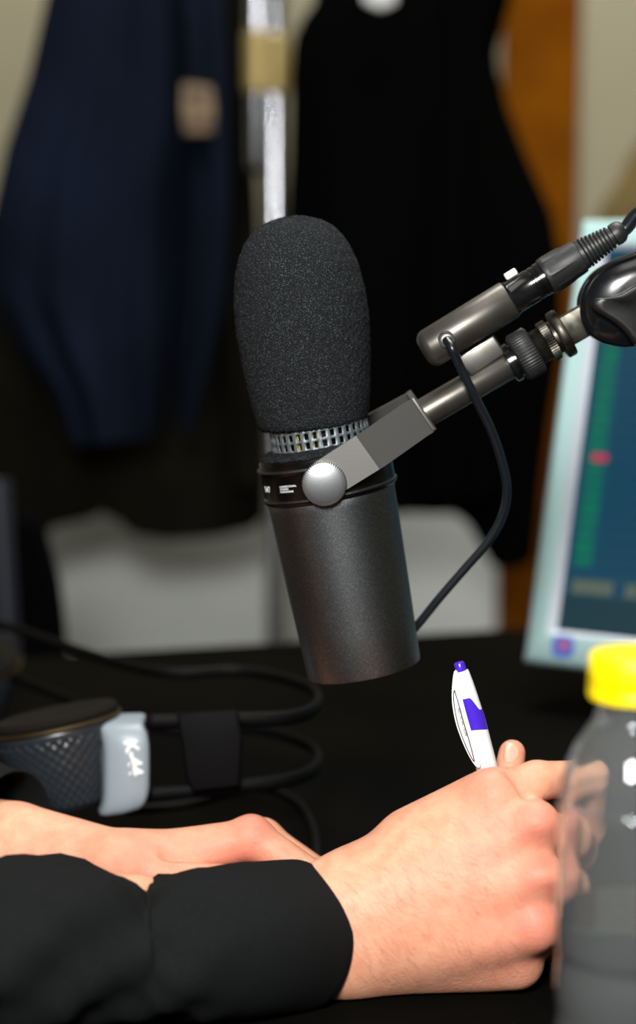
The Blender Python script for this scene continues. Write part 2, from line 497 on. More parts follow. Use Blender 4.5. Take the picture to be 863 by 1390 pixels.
bp_ = [Q(556, 541.5, nb), Q(562, 537.5, nb), Q(592.5, 583, nb), Q(586.5, 587, nb)]
prism(bm, bp_, [Vector((p.x, 2 * YM - p.y, p.z)) for p in bp_], bevel=.0010)
link('yoke', bm, M['yoke'], mic, angle=30)
# pivot knob with a knurled rim, on the near side
def knob(cpx, n, r, name, out=1):
    bm = bmesh.new()
    mx = frame(Q(*cpx, n), NV * out, XX)
    prof = [(-2, r * .6), (-2, r - 1), (0, r), (6, r), (6.8, r - .8), (7.3, r - 1.8), (8.6, r * .74), (9.7, r * .46), (10.2, r * .22), (10.3, .5)]
    lathe(bm, prof, mx, 320, S, rfun=lambda a, t: 1 + (.014 * math.sin(a * 54) if 0 <= t <= 6.9 else 0))
    return link(name, bm, M['knob'], mic, angle=35)
knob((440, 656), n0 + 2 * S, 28.5, 'pivot_knob'); knob((440, 656), -n0 - 4 * S, 28, 'pivot_knob', -1)

# boom tube and its knurled nut
t0, t1 = Q(577, 560), Q(767, 450)
bax = (t1 - t0).normalized(); BM_ = frame(t0, bax, NV); BS = (t1 - t0).length / math.hypot(190, 110)
bm = bmesh.new(); lathe(bm, [(-2, 18), (-2, 20.5), (134, 20.5), (136, 19)], BM_, 48, BS); link('boom_tube', bm, M['mic_grey'], mic)
bm = bmesh.new()
lathe(bm, [(130, 24), (132, 27.5), (140, 27.5), (141, 24), (145, 24)], BM_, 48, BS)
link('lock_ring', bm, M['plastic_gloss'], mic)
kn = lambda amp, cnt, lo, hi: (lambda a, t: 1 + (amp * math.sin(a * cnt) if lo < t < hi else 0))
bm = bmesh.new()
lathe(bm, [(143, 25), (144, 31), (147, 34), (170, 34), (173, 31), (174, 24)], BM_, 288, BS, rfun=kn(.022, 48, 146, 171))
link('knurled_nut', bm, M['rubber'], mic, angle=50)
# transformer case with its cable grommet and the bracket to the tube
x0, x1 = Q(583, 473, .004), Q(692, 406, .004)
xax = (x1 - x0).normalized(); XM = frame(x0, xax, NV); XS = (x1 - x0).length / math.hypot(109, 67)
bm = bmesh.new()
lathe(bm, [(-11.5, 4), (-11, 14), (-9, 20), (-4, 25.2), (2, 27), (126, 27), (128, 25.5), (128, 21)], XM, 64, XS)
case = link('connector_case', bm, M['mic_grey'], mic)
gm = frame(Q(606, 461, .004 + 25 * XS), NV, XX)
bm = bmesh.new(); lathe(bm, [(-3, 11.5), (1, 11.5), (2.5, 10), (2.5, 7.5), (0, 7)], gm, 32, S); link('grommet', bm, M['rubber'], case)
bm = bmesh.new()
br = [(620, 486), (669, 455), (686, 480), (640, 512)]
prism(bm, [Q(x, y, .006) for x, y in br], [Q(x, y, -.006) for x, y in br], bevel=.0008)
link('bracket', bm, M['steel'], mic)
# thin lead from the case into the body
lead = [Q(606, 461, .004 + 26 * S), Q(614, 474, .004 + 40 * S), Q(624, 497, .015), Q(643, 536, .012), Q(665, 580, .006), Q(681, 626, 0), Q(688, 665, -.003),
        Q(681, 702, -.006), Q(660, 738, -.008), Q(630, 773, -.010), Q(597, 811, -.012), Q(571, 843, -.014), Q(551, 866, -.016)]
bm = bmesh.new(); tube(bm, lead, 5.9 * S, 14, 8, up=NV); link('lead', bm, M['cable'], mic, angle=180)
adopt(mic)

# ================================================================== XLR CABLE
xlr = thing('microphone_cable', 'black connector plug with ribbed boot and cable, plugged in above the boom tube', 'cable', x1)
bm = bmesh.new()
lathe(bm, [(127, 20), (129, 24.5), (131, 25), (133, 23.5), (164, 23.5), (165, 22.6), (167, 22.6), (168, 23.5), (172, 23.5), (173, 22.6), (175, 22.6), (176, 24), (183, 24), (184, 20)], XM, 64, XS)
shell = link('plug_shell', bm, M['plastic_gloss'], xlr)
bm = bmesh.new()
box(bm, (0, 0, 0), (9 * S, 9 * S, 17 * S), frame(Q(693, 372, .006), xax, NV), bevel=2 * S); link('release_latch', bm, M['white_print'], xlr)
bm = bmesh.new()
def rib8(a, t):
    if 190 < t < 222:
        return 1.0 + .05 * max(0, math.cos(a * 8)) ** 6 * (1 if t < 215 else .5)
    return 1
lathe(bm, [(183, 20), (184, 25.5), (187, 26.5), (190, 26.6), (192, 26), (214, 25.2), (222, 24.6), (232, 24.2), (238, 23.4), (240, 20)], XM, 128, XS, rfun=rib8)
link('plug_backshell', bm, M['rubber'], xlr, angle=50)
bm = bmesh.new(); pr = [(238, 21), (244, 21)]
for k in range(8):
    t = 246 + k * 5.4; r = 21.5 - k * .75
    pr += [(t, r - 3.6), (t + .4, r), (t + 3, r), (t + 3.4, r - 3.6)]
pr += [(290, 12.5), (291, 15.4), (297, 16), (303, 15), (308, 11), (309, 8)]
lathe(bm, pr, XM, 40, XS); link('ribbed_boot', bm, M['rubber'], xlr, angle=50)
pe = XM @ Vector((0, 0, 300 * XS))
cb = [pe, XM @ Vector((0, 0, 312 * XS)), Q(867, 289, .006), Q(905, 268, .01), Q(980, 262, .0), Q(1080, 330, -.02), Q(1180, 520, -.03), Q(1290, 800, -.02)]
endp = T(1330, 930); endp.z += .0035; cb += [endp + Vector((-.01, 0, .02)), endp, endp + Vector((.06, .08, 0)), endp + Vector((.10, .16, 0))]
bm = bmesh.new(); tube(bm, cb, 9.2 * S, 16, 8, up=NV); link('cable', bm, M['cable'], xlr, angle=180)
adopt(xlr)

# ================================================================== MICROPHONE ARM
arm = thing('microphone_boom', 'black microphone arm with glossy clamp and wing knob at the right edge', 'microphone arm', T(1500, 1000))
bm = bmesh.new(); pr = [(172, 20)]
for k in range(6): t = 174 + k * 2.4; pr += [(t, 22.5), (t + 1.2, 24.5)]
pr += [(189, 22)]
lathe(bm, pr, BM_, 48, BS); link('screw_thread', bm, M['bronze'], arm, angle=20)
bm = bmesh.new(); lathe(bm, [(188, 24), (189, 28.5), (200, 28.5), (201, 25)], BM_, 240, BS, rfun=kn(.02, 48, 188.5, 200.5)); link('knurled_ring', bm, M['bronze'], arm, angle=50)
bm = bmesh.new(); lathe(bm, [(200, 20), (202, 24), (206, 24), (207, 33), (209, 34.5), (218, 34.5), (220, 33), (221, 18)], BM_, 64, BS); link('flange_ring', bm, M['bronze'], arm, angle=40)
bm = bmesh.new(); box(bm, (0, 0, 245 * BS), (26 * BS, 42 * BS, 62 * BS), BM_, bevel=.0008); link('blade', bm, M['bronze'], arm)
out = [(1010, 285), (930, 318), (863, 344), (830, 357), (804, 375), (789, 400), (787, 426), (795, 448), (812, 463), (835, 470), (863, 470), (930, 452), (1010, 400)]
def inset(poly, k, c): return [(c[0] + (x - c[0]) * k, c[1] + (y - c[1]) * k) for x, y in poly]
rg = [tuple(v) for v in ring2d(out, 5)]
cc = (895, 396)
def layered(bm, ring, layers):
    rows = [[bm.verts.new(Q(x, y, n)) for x, y in inset(ring, k, cc)] for k, n in layers]
    grid_faces(bm, rows); bm.faces.new(rows[0][::-1]); bm.faces.new(rows[-1])
    bmesh.ops.recalc_face_normals(bm, faces=list(bm.faces))
bm = bmesh.new()
layered(bm, rg, [(.90, -.012), (1, -.010), (1.0, .010), (.985, .0125), (.955, .0135), (.935, .0125), (.90, .0135), (.75, .0165), (.5, .018)])
link('clamp_shell', bm, M['clamp'], arm, angle=50)
bm = bmesh.new()
layered(bm, [(x - 4, y - 2) for x, y in rg], [(.9, -.026), (1.0, -.023), (1.0, -.013), (.97, -.0115)])
link('clamp_shell', bm, M['clamp'], arm, angle=50)
wing = [(802, 412), (807, 405), (818, 403), (838, 400), (855, 391), (880, 376), (930, 352), (965, 400), (930, 452), (885, 472), (862, 468), (848, 452), (832, 438), (816, 428), (805, 421)]
wr = [tuple(v) for v in ring2d(wing, 4)]
bm = bmesh.new(); cc = (890, 420)
layered(bm, wr, [(1.02, .010), (1.0, .020), (.985, .0225), (.95, .0238), (.8, .0242), (.6, .0225)])
link('wing_knob', bm, mat('wing_rubber', (15, 15, 15), .4, vary=(260, (34, 33, 31), .58, .78)), arm, angle=60)
el = Q(1560, 190, -.05); base = arm.location.copy(); base.z = TABLE
for dz in (.012, -.012):
    bm = bmesh.new(); tube(bm, [Q(985, 335, -.006) + Vector((0, 0, dz)), el + Vector((0, 0, dz))], .006, 16); link('arm_rod', bm, M['black_metal'], arm)
bm = bmesh.new(); lathe(bm, [(-.02, .018), (-.018, .024), (.018, .024), (.02, .018)], frame(el, NV), 32); link('elbow_joint', bm, M['black_metal'], arm)
pt = base + Vector((0, 0, .09))
for dx in (.012, -.012):
    bm = bmesh.new(); tube(bm, [el + Vector((dx, .004, -.01)), pt + Vector((dx, 0, 0))], .006, 16); link('arm_rod', bm, M['black_metal'], arm)
bm = bmesh.new(); lathe(bm, [(0, .032), (.004, .034), (.012, .034), (.016, .028), (.02, .016), (.10, .016), (.104, .012)], Matrix.Translation(base), 40); link('arm_base', bm, M['black_metal'], arm)
adopt(arm)

# ================================================================== PEN
DP = .925
pa, pb = P(622.5, 899, DP), P(717, 1254, .936)
pax = (pb - pa).normalized(); PM = frame(pa, pax, NV)                 # local x faces the camera, z runs down the pen
L = (pb - pa).length; PS = DP / F
if PM.to_3x3().col[1].x < 0: pass
pen = thing('pen', 'white ballpoint pen with purple button and purple patch, held in the right hand', 'pen', pa)
bm = bmesh.new(); lathe(bm, [(-1, 3), (0, 6.2), (1.5, 7.4), (17, 7.6), (19, 7)], PM, 32, PS); link('push_button', bm, M['pen_purple'], pen)
bm = bmesh.new()
lathe(bm, [(12, 7), (12.5, 9.6), (14, 10.4), (30, 12.2), (50, 13.6), (80, 15.0), (110, 15.2), (150, 14.6), (230, 14), (300, 13.4), (340, 9), (356, 4)], PM, 48, PS)
link('barrel', bm, M['pen_white'], pen)
bm = bmesh.new(); lathe(bm, [(355, 4), (366, 2.4), (L / PS, 1.0)], PM, 20, PS); link('tip', bm, M['steel'], pen)
def pr_r(t): return float(np.interp(t, [14, 30, 50, 80, 110, 150], [10.4, 12.2, 13.6, 15.0, 15.2, 14.6]))
SG = 1 if PM.to_3x3().col[1].x > 0 else -1                            # local +y side that shows to the right
def pen_pt(ang, t, extra=0):                                          # ang 0 = front, + = right in the photo
    r = pr_r(t) + extra
    return PM @ (Vector((math.cos(ang) * r, SG * math.sin(ang) * r, t)) * PS)
bm = bmesh.new(); rows = []
for i in range(29):
    k = i / 28; a = math.radians(-38 + 148 * k)
    kk = max(0, min(1, (k - .28) / .34)); top = 47 + 21 * (kk * kk * (3 - 2 * kk)); bot = 97 - 3 * math.cos(k * PI)
    rows.append([bm.verts.new(pen_pt(a, top + (bot - top) * j / 12, .35 if 0 < i < 28 and 0 < j < 12 else -.2)) for j in range(13)])
grid_faces(bm, rows, closed=False); link('purple_patch', bm, M['pen_purple'], pen, angle=180)
# leaf-shaped clip on the left side
def clip_px(px, py, off): return P(px, py, DP - off)
outer = [(616, 912), (613.5, 930), (613, 948), (615, 966), (619, 984), (626, 1004), (634, 1022), (642, 1036), (648, 1042), (651.5, 1041), (652, 1034), (650, 1026), (643, 1003), (636, 980), (629, 954), (624, 934), (621, 912)]
rg2 = ring2d(outer, 4)
def clipz(y): return .0028 + .0022 * math.sin(PI * max(0, min(1, (y - 908) / 140)))
bm = bmesh.new()
prism(bm, [clip_px(x, y, clipz(y)) for x, y in rg2], [clip_px(x, y, clipz(y) - .0022) for x, y in rg2], bevel=.0004)
clip = link('clip', bm, M['pen_white'], pen)
loop = [(616.3, 937), (615.6, 950), (618, 968), (622, 985), (629, 1005), (636, 1021), (643.5, 1034), (640, 1018), (635, 1000), (629, 980), (623, 958), (619, 945)]
lr = [clip_px(x, y, clipz(y) + .00006) for x, y in ring2d(loop, 5)]
bm = bmesh.new(); sweep(bm, lr + [lr[0]], lambda k: (.00022, .00022), 6, up=NV); link('printed_outline', bm, M['ink'], clip)
def clip_txt(x, y, z):
    u = x / PS; v = y / PS
    ang = math.atan2(1003 - 962, 632 - 620.5)
    px = 620.5 + math.cos(ang) * u + math.sin(ang) * v; py = 961 + math.sin(ang) * u - math.cos(ang) * v
    return clip_px(px, py, clipz(py) + .00005)
link_me('clip_print', text_mesh('NBO ( NCUNC ) NUME', .0013, clip_txt), M['ink'], clip, smooth=False)
adopt(pen)

# ================================================================== PERSON
ZT = TABLE + .0012
def build_right():
    s = Sculpt((P(400, 1200, .86).x - .03, .76, TABLE - .004), (.16, 1.0, TABLE + .13), .00125)
    # forearm and wrist (radius above, ulna below)
    s.chain([P(250, 1268, .868), P(405, 1240, .882), P(455, 1226, .884)], [.019, .0190, .0195], k=0)
    s.chain([P(250, 1305, .868), P(452, 1290, .884)], [.020, .0200], k=.012)
    # metacarpals
    W = [(478, 1216, .886), (478, 1240, .880), (478, 1268, .880), (478, 1298, .884)]
    K = [(668, 1086, .880), (723, 1121, .870), (729, 1190, .866), (723, 1258, .868)]
    for w, q, ra, rb in zip(W, K, (.0165, .015, .015, .0165), (.0118, .0106, .0102, .0110)):
        s.chain([P(*w), P(*q)], [ra, rb], k=.012)
    # knuckle domes
    s.ball(P(671, 1076, .876), .0092, k=.008); s.ball(P(728, 1119, .8675), .0086, k=.006)
    s.ball(P(734, 1189, .8635), .0085, k=.006); s.ball(P(729, 1254, .8655), .0088, k=.006)
    # palm mass and the heel on the desk
    s.chain([P(490, 1205, .898), P(650, 1120, .898)], [.015, .012], k=.014)
    s.chain([P(500, 1310, .895), P(700, 1305, .884)], [.015, .0125], k=.014)
    s.chain([P(520, 1250, .90), P(690, 1200, .893)], [.018, .013], k=.014)
    # hollows between the knuckles
    s.groove(P(700, 1150, .850), P(768, 1156, .860), .0055, .006)
    s.groove(P(715, 1223, .846), P(772, 1225, .856), .0050, .006)
    # thumb: metacarpal along the top, tip standing up behind the pen
    s.chain([P(500, 1204, .900), P(600, 1120, .915), P(668, 1082, .935)], [.0165, .0140, .0105], k=.012)
    s.chain([P(660, 1090, .937), P(688, 1064, .945), P(695, 1022, .946)], [.0100, .0078, .0064], k=.005)
    # first web between thumb and index
    s.chain([P(560, 1138, .893), P(650, 1082, .893)], [.0125, .0095], k=.012)
    # fingers
    def finger(p, r, k=.004): s.chain([P(*a) for a in p], r, k=k, kj=.003)
    finger([(670, 1082, .882), (728, 1060, .886), (792, 1056, .900), (790, 1122, .925), (764, 1172, .934)], [.0105, .0086, .0080, .0074, .0062], k=.006)
    finger([(723, 1121, .872), (762, 1134, .886), (774, 1152, .908), (744, 1180, .934), (722, 1200, .944)], [.0100, .0084, .0080, .0072, .0062])
    finger([(729, 1190, .868), (758, 1204, .884), (768, 1226, .908), (738, 1240, .934), (715, 1244, .940)], [.0096, .0082, .0076, .0070, .0060])
    finger([(723, 1258, .870), (744, 1270, .884), (752, 1282, .904), (728, 1286, .926), (706, 1284, .932)], [.0094, .0076, .0070, .0064, .0056])
    # creases of the index knuckle
    s.groove(P(690, 1046, .8735), P(716, 1088, .8715), .0016, .003)
    s.floor_at(ZT); return s
def build_left():
    s = Sculpt((P(-150, 1100, 1.02).x - .02, .85, TABLE - .004), (.07, 1.16, TABLE + .13), .0016)
    s.chain([P(-190, 1105, 1.035), P(20, 1146, .985), P(175, 1176, .965)], [.018, .0205, .0155], k=0)
    s.chain([P(-190, 1140, 1.03), P(20, 1172, .98), P(175, 1198, .962)], [.018, .018, .0125], k=.012)
    s.chain([P(185, 1174, .963), P(338, 1139, .965)], [.0145, .0098], k=.010)
    s.chain([P(185, 1176, .975), P(352, 1142, .985)], [.014, .0098], k=.010)
    s.chain([P(185, 1180, .985), P(350, 1152, 1.005)], [.014, .0095], k=.010)
    s.chain([P(185, 1186, .99), P(340, 1168, 1.022)], [.014, .0095], k=.010)
    s.chain([P(220, 1190, .975), P(330, 1172, .985)], [.015, .012], k=.012)
    s.ball(P(342, 1133, .9635), .0086, k=.006); s.ball(P(357, 1137, .983), .0084, k=.006)
    def finger(p, r, k=.004): s.chain([P(*a) for a in p], r, k=k, kj=.003)
    finger([(342, 1137, .965), (428, 1193, .955), (420, 1250, .965)], [.0096, .0080, .0070])
    finger([(357, 1141, .985), (446, 1198, .978), (445, 1240, .985)], [.0096, .0082, .0070])
    finger([(354, 1152, 1.005), (440, 1200, 1.00), (448, 1225, 1.0)], [.0092, .0078, .0066])
    finger([(344, 1168, 1.022), (415, 1200, 1.02), (425, 1215, 1.01)], [.0086, .0070, .0060])
    # thumb, nearest to the camera
    s.chain([P(150, 1176, .958), P(205, 1184, .948), P(300, 1200, .940), P(385, 1215, .938)], [.0135, .0105, .0090, .0072], k=.007)
    s.groove(P(225, 1163, .944), P(330, 1183, .946), .0022, .004)
    s.floor_at(ZT); return s
def build_trunk():
    """upper arms, trunk, head and legs of the seated person, left of the picture"""
    s = Sculpt((-.86, .52, .01), (-.06, 1.46, 1.52), .010)
    V = Vector
    sr, sl = V((-.55, .80, 1.16)), V((-.55, 1.20, 1.16))
    er, el_ = P(-330, 1290, .80), V((-.40, 1.12, TABLE + .045))
    s.chain([sr, er, P(200, 1270, .862)], [.05, .036, .027], k=0)
    s.chain([sl, el_, P(-60, 1140, .995)], [.05, .036, .026], k=.02)
    s.chain([V((-.62, 1.0, .50)), V((-.60, 1.0, .80)), V((-.57, 1.0, 1.10))], [.14, .13, .13], k=.05)
    s.chain([sr, sl], [.06, .06], k=.05)
    s.chain([V((-.57, 1.0, 1.15)), V((-.54, 1.0, 1.27))], [.06, .055], k=.03)
    s.ball(V((-.53, 1.0, 1.38)), .095, k=.02, sq=(1.05, .82, 1.2)); s.ball(V((-.48, 1.0, 1.32)), .055, k=.03, sq=(1, .9, 1))
    s.ball(V((-.425, 1.0, 1.365)), .014, k=.02); 
    for y in (.92, 1.08): s.ball(V((-.54, y, 1.37)), .026, k=.008, sq=(1, .4, 1.3))
    for y in (.88, 1.12):
        s.chain([V((-.62, y, .52)), V((-.20, y, .54)), V((-.22, y, .09))], [.085, .06, .042], k=.03)
        s.chain([V((-.23, y, .05)), V((-.09, y, .04))], [.038, .03], k=.02)
    return s
me = sculpt_mesh('person', [build_right(), build_left(), build_trunk()], smooth=2)
nv = len(me.vertices); co = np.empty(nv * 3, dtype=np.float32); me.vertices.foreach_get('co', co); co = co.reshape(-1, 3)
pink = np.zeros(nv, dtype=np.float32)
for c, r, a in ((P(668, 1052, .872), .016, .55), (P(640, 1066, .875), .018, .4), (P(730, 1116, .860), .014, .75), (P(735, 1190, .857), .013, .75), (P(730, 1255, .858), .016, .8),
                (P(690, 1135, .858), .022, .35), (P(700, 1250, .858), .026, .4), (P(690, 1300, .86), .03, .35), (P(695, 1015, .94), .012, .3), (P(560, 1190, .86), .05, .12),
                (P(345, 1125, .957), .014, .7), (P(330, 1165, .955), .02, .6), (P(200, 1180, .945), .03, .5), (P(280, 1160, .95), .03, .35), (P(120, 1160, .95), .04, .3), (P(775, 1150, .89), .012, .5)):
    d = np.linalg.norm(co - np.array(c, dtype=np.float32), axis=1)
    pink = np.maximum(pink, a * np.exp(-(d / r) ** 2))
at = me.attributes.new('pink', 'FLOAT', 'POINT'); at.data.foreach_set('value', pink)
person = link_me('person', me, M['skin'], None, angle=180)
tag(person, 'seated person in a black shirt, hands on the desk, writing with a pen', 'person')

# fine hair on the back of the right hand and wrist
from mathutils.bvhtree import BVHTree
bvh = BVHTree.FromPolygons([tuple(v) for v in co], [tuple(p.vertices) for p in me.polygons])
bm = bmesh.new()
for _ in range(1000):
    px = random.uniform(425, 700); py = random.uniform(1085, 1330)
    dens = 1.0 if px < 560 else .45
    if random.random() > dens: continue
    r = ray(px, py).normalized(); h = bvh.ray_cast(CAM, r)
    if h[0] is None or h[0].z < TABLE + .008: continue
    p, nn = h[0], h[1]
    if nn.dot(r) > 0: nn = -nn
    lat = Vector((random.uniform(.2, .9), 0, -random.uniform(.3, 1.0))); lat = (lat - nn * lat.dot(nn)).normalized()
    ln = random.uniform(.004, .009); w = .000028
    sd = lat.cross(nn).normalized() * w
    q0 = p - nn * .0002; q1 = p + lat * ln * .5 + nn * .0009; q2 = p + lat * ln + nn * .0006
    a, b, c, d, e = [bm.verts.new(x) for x in (q0 - sd, q0 + sd, q1 + sd * .8, q1 - sd * .8, q2)]
    bm.faces.new((a, b, c, d)); bm.faces.new((d, c, e))
hr = link('arm_hair', bm, M['hair'], person, angle=180); hr['kind'] = 'stuff'
bm = bmesh.new()
lathe(bm, [(-.02, .085), (.03, .096), (.07, .088), (.10, .06), (.115, .02)], Matrix.Translation((-.55, 1.0, 1.40)), 32, rfun=lambda a, t: 1 + .04 * math.sin(7 * a + 20 * t))
link('hair', bm, M['hair'], person)

tn = P(687.5, 1021, .9395); nz = (CAM - tn).normalized() * .75 + RV * -.66; tdir = P(694, 1000, .944) - P(690, 1035, .944)
bm = bmesh.new(); mx = frame(tn, nz, tdir); rows = []
for k in range(1, 8):
    q = k / 7; rows.append([bm.verts.new(mx @ Vector((.0047 * q * math.copysign(abs(math.cos(a)) ** .75, math.cos(a)), .0036 * q * math.copysign(abs(math.sin(a)) ** .75, math.sin(a)), .0009 - .0042 * (q * math.sin(a)) ** 2 - .0010 * q * q))) for a in [2 * PI * j / 32 for j in range(32)]])
grid_faces(bm, rows); bm.faces.new(rows[0][::-1])
bmesh.ops.recalc_face_normals(bm, faces=list(bm.faces))
link('thumb_nail', bm, mat('nail', (238, 190, 165), .3, spec=.5), person, angle=180)
# shirt: two sleeves with folds and the trunk
bm = bmesh.new()
def sleeve(ctrs, radii, nseg=6, folds=None, cuff_inset=.0025):
    path = spline(ctrs, nseg); m = len(ctrs) - 1
    def rad(k):
        x = k * m; i = min(int(x), m - 1); f = x - i; f = f * f * (3 - 2 * f)
        return tuple(radii[i][j] * (1 - f) + radii[i + 1][j] * f for j in (0, 1))
    rows = sweep(bm, path, rad, 72, disp=folds, cap=False)
    # turned-in hem at the cuff (first row)
    ax = (path[0] - path[1]).normalized(); c = path[0]; inner = []
    for dz, kk in ((.0010, .985), (.0004, .955), (-.012, .94), (-.03, .93)):
        inner.append([bm.verts.new(c + (v.co - c) * kk + ax * dz) for v in rows[0]])
    grid_faces(bm, [inner[3], inner[2], inner[1], inner[0], rows[0]])
    for r in rows + inner:
        for v in r: v.co.z = max(v.co.z, TABLE + .0012) if v.co.y > .55 else v.co.z
    return rows
def folds_r(k, a):
    f = 1.0
    cuff = min(1, max(0, (k - .20) / .06))
    f += cuff * (.035 * math.sin(3 * a + 16 * k) + .055 * math.sin(5 * a - 34 * k + 1.1) + .025 * math.sin(9 * a + 60 * k))
    f += .030 * math.exp(-((k - .215) / .016) ** 2) * (0.6 + .4 * math.sin(a))      # edge of the cuff
    return f + .006 * math.sin(4 * a + 3)
fwd = Vector((math.cos(.42), math.sin(.42), 0))
c0 = P(400, 1272, .883)
sleeve([c0, P(333, 1276, .862), P(255, 1285, .852), P(190, 1294, .850), P(85, 1277, .842), P(-60, 1292, .825), P(-330, 1285, .79), Vector((-.50, .76, 1.00)), Vector((-.56, .80, 1.16))],
       [(.0345, .0335), (.0350, .0325), (.035, .0305), (.036, .0265), (.042, .0345), (.043, .0330), (.050, .040), (.062, .062), (.075, .075)], folds=folds_r)
def folds_l(k, a): return 1 + min(1, k * 8) * (.04 * math.sin(3 * a + 20 * k) + .03 * math.sin(5 * a - 30 * k))
sleeve([P(14, 1130, .992), P(-60, 1118, 1.01), P(-190, 1105, 1.045), Vector((-.40, 1.13, TABLE + .05)), Vector((-.50, 1.20, 1.0)), Vector((-.56, 1.20, 1.16))],
       [(.0315, .0310), (.036, .035), (.041, .040), (.05, .046), (.062, .062), (.075, .075)], folds=folds_l)
b3 = Sculpt((-.88, .66, .42), (-.36, 1.34, 1.34), .012)
V = Vector
b3.chain([V((-.62, 1.0, .54)), V((-.60, 1.0, .80)), V((-.57, 1.0, 1.10))], [.155, .145, .145], k=.0)
b3.chain([V((-.55, .80, 1.16)), V((-.55, 1.20, 1.16))], [.076, .076], k=.06); b3.chain([V((-.57, 1.0, 1.15)), V((-.555, 1.0, 1.24))], [.075, .07], k=.03)
tm = sculpt_mesh('shirt_trunk', [b3], smooth=3); bm.from_mesh(tm)
shirt = link('shirt', bm, M['shirt'], person, angle=180)
b4 = Sculpt((-.82, .74, .06), (-.08, 1.26, .68), .012)
for y in (.88, 1.12): b4.chain([V((-.62, y, .52)), V((-.20, y, .54)), V((-.22, y, .12))], [.098, .074, .062], k=.03)
link_me('trousers', sculpt_mesh('trousers', [b4], smooth=3), M['trousers'], person, angle=180)

# ================================================================== HEADPHONES
DH = 1.07; HS = DH / F
hpl = T(80, 1110); hp = thing('headphones', 'black headphones with a grey end cap lettered K-44, lying folded on the desk', 'headphones', hpl)
def H(px, py, d=DH): return P(px, py, d)
zc = TABLE + .002
def earcup(c, tilt_axis, label_parent, rr=.0345):
    """bowl with its open ear side up; c = centre of the open rim"""
    mx = frame(c, tilt_axis)
    bm = bmesh.new()
    NS = 96
    prof = [(-.044, .010), (-.0435, .018), (-.040, .0225), (-.030, .0265), (-.018, .0305), (-.006, .0335), (0, .0345), (.002, .034)]
    pp = []
    for a, b in zip(prof[:-1], prof[1:]):
        for k in range(7): pp.append((a[0] + (b[0] - a[0]) * k / 7, a[1] + (b[1] - a[1]) * k / 7))
    pp.append(prof[-1])
    def rf(a, t):
        if t < -.041 or t > -.003: return 1
        u = t / .0030; return 1 + .030 * math.sin(a * 34) * math.sin(u * PI)
    lathe(bm, pp, mx, 240, 1.0, rfun=rf)
    sh = link('ear_cup', bm, M['hp_cup'], hp, angle=180)
    bm = bmesh.new(); lathe(bm, [(.0012, .030), (.0012, .0352), (.0024, .0358), (.0036, .0352), (.0038, .030)], mx, 72); link('rim_ring', bm, M['gold'], sh)
    bm = bmesh.new(); lathe(bm, [(.001, .033), (.006, .0345), (.0085, .033), (.009, .027), (.0065, .020), (.006, .001)], mx, 72); link('ear_pad', bm, M['hp_cushion'], hp)
    return mx
M['hp_cup'] = mat('headphone_cup', (40, 45, 50), .33, spec=.5)
cupc = H(78, 988, 1.085)
cx_ax = Vector((-.20, .10, 1)).normalized()
earcup(cupc, cx_ax, hp)
cup2 = T(-40, 990); cup2.z = TABLE + .046
earcup(cup2, Vector((.1, -.25, 1)).normalized(), hp)
# grey end cap: rounded block, convex to the right
def endcap(d0):
    bm = bmesh.new(); rows = []
    #      px centre, py centre, half height, half depth
    for px, py, hh, hd in ((134, 1040, 56, .012), (138, 1039, 62, .0165), (146, 1038, 63.5, .0182), (168, 1036, 62.5, .0188), (188, 1033, 60, .0182), (194, 1031.5, 57.5, .0172), (196, 1031, 52, .014)):
        c = H(px, py, d0); row = []
        for j in range(40):
            a = 2 * PI * j / 40; ca, sa = math.cos(a), math.sin(a)
            ex = .42
            x = math.copysign(abs(ca) ** ex, ca) * hd; y = math.copysign(abs(sa) ** ex, sa) * hh * HS
            bulge = (1 - (sa ** 2)) * 10 * HS * (1 if ca > -.2 else .2)
            row.append(bm.verts.new(c + NV * x + UV * y + RV * bulge))
        rows.append(row)
    grid_faces(bm, rows); bm.faces.new(rows[0][::-1]); bm.faces.new(rows[-1])
    bmesh.ops.recalc_face_normals(bm, faces=list(bm.faces))
    return link('end_cap', bm, M['hp_grey'], hp, angle=60)
DE = 1.075
ec = endcap(DE)
def k44(x, y, z):
    u, v = x / HS, y / HS
    ang = math.radians(81)
    px = 160 + math.cos(ang) * u + math.sin(ang) * v; py = 1006 + math.sin(ang) * u - math.cos(ang) * v
    bul = (1 - ((py - 1036) / 62) ** 2 * .8) * 10
    return H(px + bul, py, DE - .0202)
link_me('cap_lettering', text_mesh('K-44', .0096, k44, bold=.0004), M['white_print'], ec, smooth=False)
def bump_line(x, y, z):
    u, v = x / HS, y / HS; ang = math.radians(83)
    px = 147 + math.cos(ang) * u + math.sin(ang) * v; py = 988 + math.sin(ang) * u - math.cos(ang) * v
    bul = (1 - ((py - 1036) / 62) ** 2 * .8) * 10
    return H(px + bul, py, DE - .0197)
# headband: two bows running right, curving away and back to the far cup
def bow(py_a, py_b, zdrop):
    a = H(198, py_a, DE); b = H(300, (py_a * .55 + py_b * .45), 1.075); c = H(395, py_b, 1.085)
    z = c.z
    pts = [a, b, c, Vector((c.x + .014, c.y + .03, z)), Vector((c.x + .008, c.y + .075, z)), Vector((c.x - .03, c.y + .115, z)), Vector((c.x - .09, c.y + .12, z)), Vector((cup2.x + .02, cup2.y, z))]
    bm = bmesh.new()
    path = spline(pts, 8)
    sweep(bm, path, lambda k: (.0025, .0042 if k < .5 else .0035), 12)
    return link('headband_bow', bm, M['hp_band'], hp, angle=180)
bow(980, 974, 0); bow(1079, 1058, 0)
